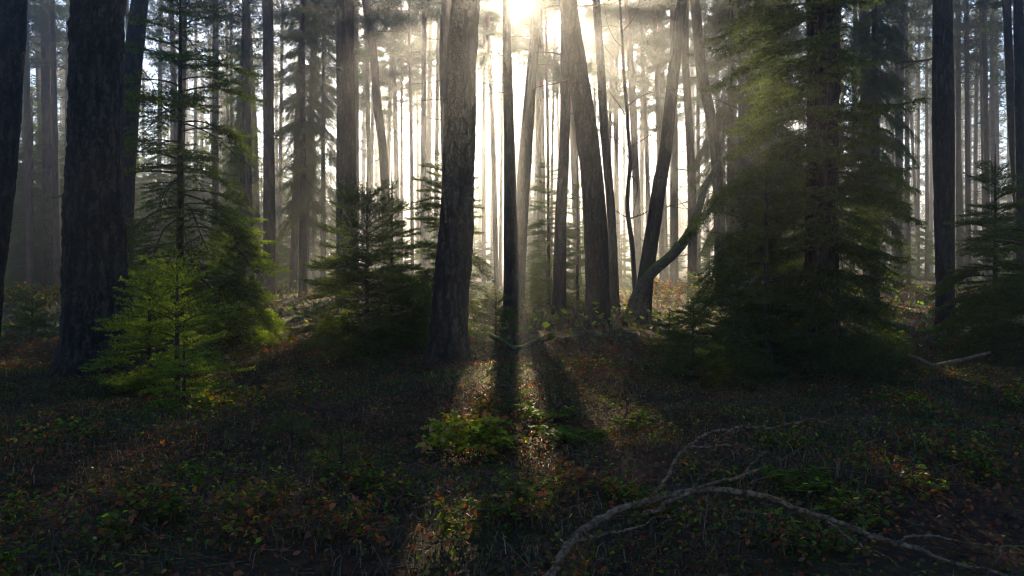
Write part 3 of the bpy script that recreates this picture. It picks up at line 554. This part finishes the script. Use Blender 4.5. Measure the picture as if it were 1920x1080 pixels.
# ---- labels of the far trees: counted between landmarks
REF = [(14, 'the leaning edge trunk'), (180, 'the broadest left trunk'), (338, 'the tall open left spruce'), (504, 'the dark trunk behind its bright tip'), (649, 'the thick golden lit trunk'), (862, 'the big central trunk'), (955, 'the narrow trunk below the sun'),
       (1058, 'the upright trunk'), (1103, 'the stout bending trunk'), (1249, 'the forked tree'), (1404, 'the wide veiled trunk'), (1542, 'the massive black trunk'), (1769, 'the straight black trunk on the right'), (1896, 'the slim reddish leaning pine')]
NTH = ['first', 'second', 'third', 'fourth', 'fifth', 'sixth', 'seventh', 'eighth', 'ninth', 'tenth', 'eleventh', 'twelfth', 'thirteenth', 'fourteenth', 'fifteenth', 'sixteenth', 'seventeenth', 'eighteenth', 'nineteenth', 'twentieth'] + ['%dth' % k for k in range(21, 99)]
cnt = {}
KD = {'far_pine_tree': ('slender far pine', 'pine tree', 'slender pines in the misty middle distance'), 'distant_pine_tree': ('faint distant pine', 'pine tree', 'faint pines far back in the haze'), 'hazy_sapling': ('low hazy spruce sapling', 'spruce', 'low spruce saplings out in the mist'), 'background_spruce': ('dark background spruce', 'spruce', 'spruces in the background')}
for t, px, D in sorted(TREES, key=lambda a: [r[0] for r in a[1]][len(a[1]) // 2]):
    k = t.name.split('.')[0]
    if k not in KD: continue
    x = px[len(px) // 2][0]; a = [s for v, s in REF if v <= x]; b = [s for v, s in REF if v > x]; g = (k, len(a)); cnt[g] = cnt.get(g, 0) + 1
    where = f'right of {a[-1]}' if a else 'left of the leaning edge trunk'
    tag(t, f'{KD[k][0]}, {NTH[cnt[g] - 1]} from left, {where}', KD[k][1], KD[k][2])

#=UNDERGROWTH
LT = np.array([[0, 0, 0], [.3, .3, .03], [.29, .65, .02], [0, 1.05, -.06], [-.29, .65, .02], [-.3, .3, .03], [0, .3, -.05], [0, .65, -.04]])
LF = np.array([[0, 1, 6], [0, 6, 5], [6, 1, 2], [6, 2, 7], [5, 6, 7], [5, 7, 4], [7, 2, 3], [4, 7, 3]])
def leaves(pos, size, r, tilt=.6, tint=None, az=None, curl=0.):
    n = len(pos); az = r.uniform(0, 6.283, n) if az is None else az
    nrm = unit(np.stack([r.normal(0, tilt, n), r.normal(0, tilt, n), np.ones(n)], 1)); f = np.stack([np.cos(az), np.sin(az), r.normal(-.1, .25, n)], 1)
    f = unit(f - (f * nrm).sum(1)[:, None] * nrm); s = np.cross(f, nrm); size = np.broadcast_to(size, (n,))[:, None, None]
    T = LT[None].repeat(n, 0).copy(); T[:, :, 2] -= curl * T[:, :, 1] ** 2 * r.uniform(0, 1, (n, 1)); wd = r.uniform(.8, 1.25, (n, 1)); T[:, :, 0] *= wd
    V = pos[:, None] + size * (T[:, :, :1] * s[:, None] + T[:, :, 1:2] * f[:, None] + T[:, :, 2:] * nrm[:, None])
    tint = r.uniform(0, 1, n) if tint is None else tint
    return V.reshape(-1, 3), (np.arange(n)[:, None, None] * 8 + LF[None]).reshape(-1, 3), np.repeat(tint, 8)
def wedge(n, d0, d1, r, pw=.5):
    u = r.uniform(0, 1, n); D = d0 + (d1 - d0) * u ** pw if pw != .5 else np.sqrt(d0 ** 2 + (d1 ** 2 - d0 ** 2) * u)
    return (r.uniform(-1, 1, n)) * (D * .70 + 1.6), D
def patch(x, y, s, ph): return .5 + .25 * np.sin(x * s + ph) * np.sin(y * s * 1.3 + 2 * ph) + .25 * np.sin(1.7 * s * x - 2.1 * s * y + ph) 
r = np.random.default_rng(11)
def put(name, m, n, d0, d1, size, hmax, label, tilt=.6, s=1.6, ph=0, thr=.45, curl=0., pw=.5, tj=0.):
    x, y = wedge(n, d0, d1, r, pw); p = patch(x, y, s, ph); k = p + r.normal(0, .22, n) > thr; x, y, p = x[k], y[k], p[k]
    z = gz(x, y) + hmax * r.uniform(0, 1, len(x)) ** 1.4 * (.25 + 1.1 * np.clip(p - thr + .15, 0, 1)) + .01
    sz = size * r.uniform(.5, 1.3, len(x)); ti = np.clip(patch(x, y, 3.1, ph + 4) * .55 + r.normal(.02 + tj, .2, len(x)), 0, 1)
    V, T3, ti = leaves(np.stack([x, y, z], 1), sz, r, tilt, ti, curl=curl)
    o = link(name, mesh_np(name, V, T3, ti), m); tag(o, label, name.replace('_', ' '), kind='stuff'); return o
put('bramble_ground_cover', M_LEAF, 64000, 3.0, 13, .030, .12, 'low green bramble and weed leaves spread over the shaded forest floor', .75, 1.5, 0, .40, curl=.3)
put('leaf_litter', M_DRY, 88000, 3.0, 14, .032, .07, 'brown and orange fallen leaves lying over the forest floor', .8, 1.1, 2, .28, curl=.3)
put('far_undergrowth', M_LEAF, 20000, 13, 45, .13, .55, 'green undergrowth between the farther trunks', .8, .6, 1, .42, tj=.15)
put('far_bracken', M_DRY, 9000, 12, 42, .13, .45, 'brown dead bracken between the farther trunks', .9, .7, 3, .5)
# grass and moss
def grass(name, n, d0, d1, h, m, label, s=1.3, ph=5, thr=.42, w=.004):
    x, y = wedge(n, d0, d1, r); k = patch(x, y, s, ph) + r.normal(0, .12, n) > thr; x, y = x[k], y[k]; n = len(x)
    b = np.stack([x, y, gz(x, y) - .01], 1); a = r.uniform(0, 6.283, n); l = h * r.uniform(.4, 1.4, n)
    d = np.stack([np.cos(a) * .35, np.sin(a) * .35, np.ones(n)], 1); s_ = np.stack([-np.sin(a), np.cos(a), np.zeros(n)], 1) * (w * r.uniform(.6, 1.4, n))[:, None]
    m1 = b + d * (l * .5)[:, None]; e = m1 + np.stack([np.cos(a), np.sin(a), r.uniform(-.5, .7, n)], 1) * (l * .5)[:, None]
    V = np.stack([b - s_, b + s_, m1 + s_ * .8, m1 - s_ * .8, e], 1).reshape(-1, 3); i = np.arange(n)[:, None] * 5
    o = link(name, mesh_np(name, V, [i + np.array([[0, 1, 2, 3]]), i + np.array([[3, 2, 4]])], np.repeat(np.clip(r.normal(.45, .25, n), 0, 1), 5)), m)
    tag(o, label, name.replace('_', ' '), kind='stuff')
grass('grass', 110000, 3.2, 15, .10, M_GRASS, 'thin green and straw coloured grass over the forest floor', thr=.36)
grass('far_grass', 40000, 15, 50, .3, M_GRASS, 'grass clumps on the floor between the farther trunks', .5, 2, .35, .012)
# loose twigs
n = 16000; x, y = wedge(n, 3.2, 16, r); a = r.uniform(0, 6.283, n); l = r.uniform(.05, .45, n) ** 1.3; p0 = np.stack([x, y, gz(x, y) + r.uniform(0, .16, n) ** 1.2], 1)
p1 = p0 + np.stack([np.cos(a) * l, np.sin(a) * l, r.normal(0, .28, n) * l], 1); V, Q = prisms(p0, p1, r.uniform(.0012, .004, n), r.uniform(.0006, .002, n))
tag(link('twig_litter', mesh_np('twig_litter', V, Q), M_DEAD), 'thin dead twigs strewn over the forest floor', 'twig litter', kind='stuff')

# ---- single plants
def bramble(loc, R0, H, n, seed, name, label, m, dryf=0., lsz=.055, cat='bramble', group=None, tmean=.5):
    r = np.random.default_rng(seed); z0 = float(gz(*loc)); t = thing(name, label, cat, (loc[0], loc[1], z0), group); p0 = []; p1 = []; a_ = []; C = []; AZ = []
    for _ in range(n):
        az = r.uniform(0, 6.283); L = R0 * r.uniform(.5, 1.2); h = H * r.uniform(.5, 1.15); st = r.uniform(-.25, .25, 2) * R0; pr = np.array([st[0], st[1], -.02]); K = 9
        for k in range(1, K + 1):
            u = k / K; q = np.array([st[0] + math.cos(az) * L * u, st[1] + math.sin(az) * L * u, h * math.sin(min(1, u * 1.15) * 2.6) ** 1.0]) + r.normal(0, .012, 3)
            p0.append(pr); p1.append(q); a_.append(.0032 * (1.1 - u))
            if k > 1:
                for _2 in range(r.integers(1, 3)):
                    b = q + r.normal(0, .03, 3) + [0, 0, .015]; z = r.uniform(0, 6.283)
                    for w3 in (-1., 0, 1.): C.append(b); AZ.append(z + w3)
            pr = q
    p0, p1, a_ = map(np.array, (p0, p1, a_)); V, Q = prisms(p0, p1, a_, a_ * .8); link('stems', mesh_np('stems', V, Q), M_DEAD, t)
    C = np.array(C); AZ = np.array(AZ); dry = r.uniform(0, 1, len(C)) < dryf
    for msk, nm, mm in ((~dry, 'green_leaves', m), (dry, 'dry_leaves', M_DRY)):
        if msk.sum() < 3: continue
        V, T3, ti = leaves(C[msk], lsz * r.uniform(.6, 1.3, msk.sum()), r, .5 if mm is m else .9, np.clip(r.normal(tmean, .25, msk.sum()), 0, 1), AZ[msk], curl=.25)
        link(nm, mesh_np(nm, V, T3, ti), mm, t)
    return t
def fern(loc, n, L, seed, label, m=None, name='fern', cat='fern', group=None):
    r = np.random.default_rng(seed); t = thing(name, label, cat, (loc[0], loc[1], float(gz(*loc))), group); C = []; A2 = []; S = []; p0 = []; p1 = []
    for j in range(n):
        az = j * 6.283 / n + r.uniform(-.4, .4); K = 16; pr = np.zeros(3); l = L * r.uniform(.7, 1.1); up = r.uniform(.7, 1.2)
        for k in range(1, K + 1):
            u = k / K; q = np.array([math.cos(az) * l * u * .85, math.sin(az) * l * u * .85, l * up * (u * .9 - u * u * .62)]); p0.append(pr); p1.append(q); pr = q
            if k > 2:
                for sg in (-1, 1): C.append(q); A2.append(az + sg * 1.25); S.append(l * .3 * math.sin(min(1, u * .93 + .1) * 3.0) + .01)
    V, T3, ti = leaves(np.array(C), np.array(S), r, .15, None, np.array(A2)); 
    Lp = V.reshape(-1, 8, 3); c0 = Lp[:, :1]; ax_ = Lp[:, 3:4] - c0; axn = unit(ax_); pr_ = (Lp - c0); par = (pr_ * axn).sum(2, keepdims=True) * axn; V = (c0 + par + (pr_ - par) * .55).reshape(-1, 3)
    link('fronds', mesh_np('fronds', V, T3, ti), m or M_FERN, t); a_ = np.full(len(p0), .002); V, Q = prisms(np.array(p0), np.array(p1), a_, a_ * .7); link('stems', mesh_np('stems', V, Q), M_TWIG, t); return t
bramble(at(876, 6.3), .36, .27, 30, 1, 'bramble_bush', 'sunlit bramble heap with yellow green and rusty leaves below the big central trunk', M_LEAF, .16, .055, tmean=.98)  # leaf tint pushed to its brightest end so the heap looks sunlit
bramble(at(908, 6.6), .26, .36, 16, 2, 'bramble_bush', 'rust coloured withered bramble at the right of the sunlit heap', M_LEAF, .6, .04)
fern(at(1050, 6.6), 9, .36, 3, 'bright green fern lit by the sun right of the seedling')
fern(at(1090, 6.3), 8, .30, 4, 'small lit fern just right of the bright green fern')
fern(at(1025, 7.4), 8, .36, 5, 'green fern beside the left end of the rotten log')
fern(at(1500, 4.9), 8, .3, 6, 'shaded fern under the fallen branch')
fern(at(1190, 6.8), 8, .3, 7, 'dim fern behind the fork of the fallen branch')
BR = [(350, 5.2, .38, .28, 'low bramble in the left foreground shade', .15), (470, 4.3, .4, .3, 'dark bramble with rust leaves at the bottom, left of centre', .5), (250, 4.6, .35, .22, 'bramble with orange leaves low on the left', .4), (930, 4.6, .4, .25, 'green bramble at the bottom below the sunlit heap', .2),
      (1250, 4.6, .3, .1, 'bramble leaves by the thick end of the fallen branch', .35), (1620, 4.5, .4, .12, 'weedy bramble in front of the fallen branch on the right', .3), (1800, 5.4, .45, .25, 'green bramble patch at lower right', .2), (1450, 5.9, .4, .22, 'bramble tangled behind the upper arm of the fallen branch', .25),
      (1700, 7.2, .45, .25, 'dim bramble patch in the right middle shade', .3), (60, 4.7, .4, .25, 'sun flecked bramble at the left edge', .2), (130, 6.3, .45, .22, 'bramble before the foot of the broadest left trunk', .3), (420, 7.6, .5, .4, 'sun touched bramble right of the tiny spruce seedling', .3),
      (620, 4.1, .4, .25, 'bramble with red withered leaves at the bottom, left of centre', .65), (740, 5.0, .4, .25, 'dark leafy bramble between the red one and the sunlit heap', .3), (1060, 4.9, .4, .2, 'orange flecked bramble below the bright ferns', .55), (560, 8.5, .5, .3, 'shaded bramble before the bushy young spruce', .3),
      (1130, 9.5, .5, .3, 'bramble with reddish leaves before the stout bending trunk', .5), (1880, 8.0, .5, .3, 'bramble under the low black spruce', .2), (30, 24, 1.1, .7, 'sunlit bush at far left behind the trunks', .2), (95, 26, 1.0, .6, 'brownish bush at far left beside the sunlit one', .5), (1250, 27, 1.6, .9, 'glowing bracken bush right of the forked tree', .6), (1330, 29, 1.8, 1.1, 'yellow green glowing bush behind the left boughs of the huge spruce', .1)]
for i, (x, D, R0, H, lb, dr) in enumerate(BR):
    bramble(at(x, D), R0 * .9, H * (.62 if D < 20 else 1), 11 if D < 20 else 34, 20 + i, 'bramble_bush', lb, M_LEAF, dr, .034 if D < 6 else .042 if D < 20 else .08)
r = np.random.default_rng(77)
for i in range(14):
    x = [40, 180, 330, 520, 700, 840, 980, 1160, 1340, 1480, 1600, 1720, 1850, 1560][i]; D = 3.75 + (i * .37 % 1.5)
    lbs = ['at the bottom left corner', 'near the bottom left corner', 'below the low left bramble', 'beside the dark rust leaved bramble', 'under the red withered bramble', 'at the bottom below the sunlit heap', 'at the bottom centre', 'just left of the thick end of the fallen branch', 'beneath the fallen branch fork',
           'beneath the middle of the fallen branch', 'in front of the long arm of the fallen branch', 'below the end of the fallen branch', 'at the bottom right corner', 'under the weedy right bramble']
    bramble(at(x, D), .2, .07 if 1100 < x < 1750 else .16, 6, 200 + i, 'leafy_weed', 'small leafy weed ' + lbs[i], M_LEAF, .2, .036, cat='weed', group='small weeds along the bottom of the view')

# ---- fallen branches, log, mossy stick
def stick(name, label, cat, paths, m, base_px, rough=.1, parts='limb', dk=1.):
    b = P(*base_px); b[2] = float(gz(b[0], b[1])); t = thing(name, label, cat, b)
    for i, rows in enumerate(paths):
        pts = np.array([P(x, y, D * dk) for x, y, D, _ in rows]); rad = np.array([w_ / 2 / F * D * dk * (.9 if dk < 1 else 1) for _, _, D, w_ in rows]); n = max(16, len(rows) * 9)
        q = smooth_path(pts, n); rr_ = np.random.default_rng(i + 3); q = q + np.cumsum(rr_.normal(0, .0022, q.shape), axis=0) * (.8 if dk == 1 else 1.1)
        V, Fs = tube(q - b, np.interp(np.linspace(0, 1, n), np.linspace(0, 1, len(rad)), rad), 10, rough, i + 1); link(parts, mesh_np(parts, V, Fs, smooth=True), m, t)
    return t
Z8 = lambda X, Y, D, w_: (900 + X / 2.4, 700 + Y / 2.4, D, w_ / 2.4)
FB = [[Z8(280, 940, 4.15, 44), Z8(340, 860, 4.25, 44), Z8(400, 790, 4.3, 44), Z8(470, 710, 4.4, 42), Z8(560, 650, 4.5, 38), Z8(640, 600, 4.55, 34), Z8(760, 570, 4.6, 32), Z8(900, 545, 4.65, 28), Z8(1040, 530, 4.65, 27), Z8(1150, 540, 4.6, 28), Z8(1300, 580, 4.5, 27), Z8(1450, 630, 4.4, 28), Z8(1600, 680, 4.3, 27), Z8(1750, 740, 4.2, 26), Z8(1850, 775, 4.15, 24), Z8(1960, 810, 4.1, 22), Z8(2150, 870, 4.0, 18), Z8(2420, 930, 3.95, 12)],
      [Z8(765, 568, 4.6, 20), Z8(800, 510, 4.63, 18), Z8(830, 450, 4.68, 17), Z8(865, 395, 4.72, 16), Z8(900, 350, 4.75, 16), Z8(960, 300, 4.8, 15), Z8(1000, 275, 4.8, 14), Z8(1080, 255, 4.85, 13), Z8(1150, 243, 4.9, 13), Z8(1200, 255, 4.9, 13), Z8(1290, 265, 4.95, 13), Z8(1360, 240, 5, 12), Z8(1420, 230, 5, 9), Z8(1510, 242, 5.05, 4)],
      [Z8(940, 330, 4.78, 11), Z8(1000, 320, 4.75, 10), Z8(1100, 313, 4.7, 9), Z8(1200, 305, 4.7, 8), Z8(1260, 316, 4.7, 7), Z8(1310, 332, 4.7, 4)],
      [Z8(1060, 318, 4.72, 7), Z8(1085, 295, 4.72, 6), Z8(1120, 272, 4.75, 5), Z8(1165, 264, 4.8, 3)],
      [Z8(740, 622, 4.5, 14), Z8(800, 600, 4.5, 18), Z8(880, 560, 4.5, 19), Z8(950, 530, 4.5, 19), Z8(1040, 490, 4.55, 17), Z8(1130, 465, 4.6, 17), Z8(1200, 455, 4.6, 15), Z8(1280, 425, 4.65, 12), Z8(1345, 395, 4.7, 8)],
      [Z8(1195, 500, 4.6, 8), Z8(1183, 470, 4.6, 8), Z8(1195, 425, 4.6, 8), Z8(1225, 400, 4.62, 8), Z8(1240, 370, 4.62, 7), Z8(1260, 352, 4.65, 6), Z8(1290, 343, 4.65, 4)],
      [Z8(440, 745, 4.35, 20), Z8(520, 742, 4.3, 18), Z8(600, 715, 4.3, 14), Z8(700, 700, 4.3, 10), Z8(800, 660, 4.3, 6)],
      [Z8(955, 522, 4.55, 7), Z8(985, 470, 4.6, 6), Z8(1040, 410, 4.65, 5), Z8(1085, 370, 4.7, 4), Z8(1112, 335, 4.7, 2.5)],
      [Z8(1210, 500, 4.6, 5), Z8(1290, 465, 4.65, 4), Z8(1350, 430, 4.7, 3), Z8(1362, 500, 4.7, 2)],
      [Z8(1560, 665, 4.3, 12), Z8(1640, 720, 4.2, 11), Z8(1720, 780, 4.15, 9), Z8(1800, 800, 4.1, 8), Z8(1860, 850, 4.1, 6)],
      [Z8(1850, 770, 4.2, 13), Z8(1930, 735, 4.25, 11), Z8(2050, 740, 4.3, 9), Z8(2200, 770, 4.3, 7), Z8(2420, 790, 4.35, 4)],
      [Z8(1030, 540, 4.6, 6), Z8(1035, 600, 4.5, 5), Z8(1025, 700, 4.4, 4), Z8(1030, 790, 4.35, 3)]]
stick('fallen_branch', 'long forked dead branch arching over the undergrowth in the right foreground', 'fallen branch', FB, M_BRANCH, (1030, 1085, 3.4), rough=.11, dk=.78)
stick('fallen_branch', 'thin dead branch lying in a shallow V right of the huge dark spruce', 'fallen branch', [[(1700, 664, 10.2, 5), (1725, 674, 10.1, 7), (1750, 685, 10, 8), (1790, 678, 10, 8), (1820, 670, 10.1, 7), (1858, 660, 10.2, 5)], [(1752, 686, 10, 5), (1770, 700, 9.9, 4), (1792, 706, 9.8, 3)]], M_BRANCH, (1750, 700, 10))
stick('rotten_log', 'short reddish rotten log piece behind the bright ferns', 'log', [[(1036, 770, 7.7, 17), (1050, 767, 7.75, 21), (1070, 770, 7.75, 22), (1090, 773, 7.8, 20)], [(1056, 762, 7.75, 9), (1061, 758, 7.75, 10), (1067, 757, 7.75, 6)]], M_ROT, (1062, 785, 7.75), rough=.3)
stick('mossy_stick', 'crooked mossy dead branch sticking up before the narrow trunk below the sun', 'dead branch', [[(918, 628, 10.6, 9), (940, 640, 10.6, 12), (960, 652, 10.6, 13), (985, 650, 10.6, 9), (1004, 637, 10.6, 9), (1022, 636, 10.6, 7), (1036, 630, 10.6, 9)], [(958, 650, 10.6, 6), (957, 625, 10.6, 5), (950, 605, 10.6, 4), (938, 592, 10.6, 3)], [(950, 645, 10.6, 5), (940, 620, 10.6, 3), (936, 604, 10.6, 2)]], M_MOSSY, (960, 690, 10.6), rough=.2)
b = P(1000, 637, 10.6)
for (x, y, s) in ((1004, 637, .028), (1032, 632, .04)):
    p = P(x, y, 10.6) ; V, Fs = tube(np.array([p + [0, 0, s * k * .5 - s * .5] for k in range(5)]) - b, np.array([.4, .95, 1.1, .85, .3]) * s, 10, .3, 5)
    tt = [o for o in bpy.data.objects if o.name.startswith('mossy_stick')][0]; o = link('moss_tuft', mesh_np('moss_tuft', V, Fs, smooth=True), M_MOSS, tt); o.location = Vector(b) - tt.location
stick('dead_sapling', 'bare dead sapling stick standing in the shade left of the small feathery spruces', 'dead sapling', [[(1178, 720, 9.8, 5), (1184, 670, 9.8, 5), (1192, 624, 9.8, 3)], [(1180, 690, 9.8, 2), (1172, 672, 9.8, 1.5), (1168, 662, 9.8, 1)]], M_TWIG, (1178, 725, 9.8))
stick('dead_sapling', 'thin bare dead stick among the dim weeds behind the fallen branch', 'dead sapling', [[(1166, 800, 7, 4), (1178, 755, 7, 4), (1200, 730, 7, 3)], [(1176, 760, 7, 3), (1172, 742, 7, 2), (1176, 722, 7, 1.5)]], M_TWIG, (1166, 812, 7))
stick('dry_stalk', 'pale curved dry stalk leaning from the sunlit bramble heap', 'dry stalk', [[(866, 780, 6.6, 3), (852, 755, 6.6, 2.5), (845, 730, 6.6, 2), (842, 722, 6.6, 3)], [(860, 790, 6.6, 2.4), (838, 760, 6.6, 2), (828, 750, 6.6, 2), (834, 738, 6.6, 2)]], M_DEAD, (866, 800, 6.6))
stick('dry_stalk', 'straight pale stick slanting up between the two ferns', 'dry stalk', [[(1022, 794, 6.9, 3), (1040, 782, 6.9, 3), (1056, 771, 6.9, 3)]], M_DEAD, (1022, 800, 6.9))

#=HAZE
def build_haze():
    x, y0, y1, z0, z1 = 640, -60, 660, -3, 34
    V = np.array([[a, b, c] for a in (-x, x) for b in (y0, y1) for c in (z0, z1)], float)
    Q = np.array([[0, 1, 3, 2], [4, 6, 7, 5], [0, 4, 5, 1], [2, 3, 7, 6], [0, 2, 6, 4], [1, 5, 7, 3]])
    m, t = mat('haze'); v = N(t, 'ShaderNodeVolumePrincipled'); v.inputs['Color'].default_value = (.80, .88, 1, 1); v.inputs['Density'].default_value = HAZE; v.inputs['Anisotropy'].default_value = .84
    o = N(t, 'ShaderNodeOutputMaterial'); t.links.new(v.outputs[0], o.inputs['Volume'])
    h = link('haze', mesh_np('haze', V, Q), m); h['kind'] = 'stuff'; h['label'] = 'thin morning mist between the trees'; h['category'] = 'haze'
build_haze()
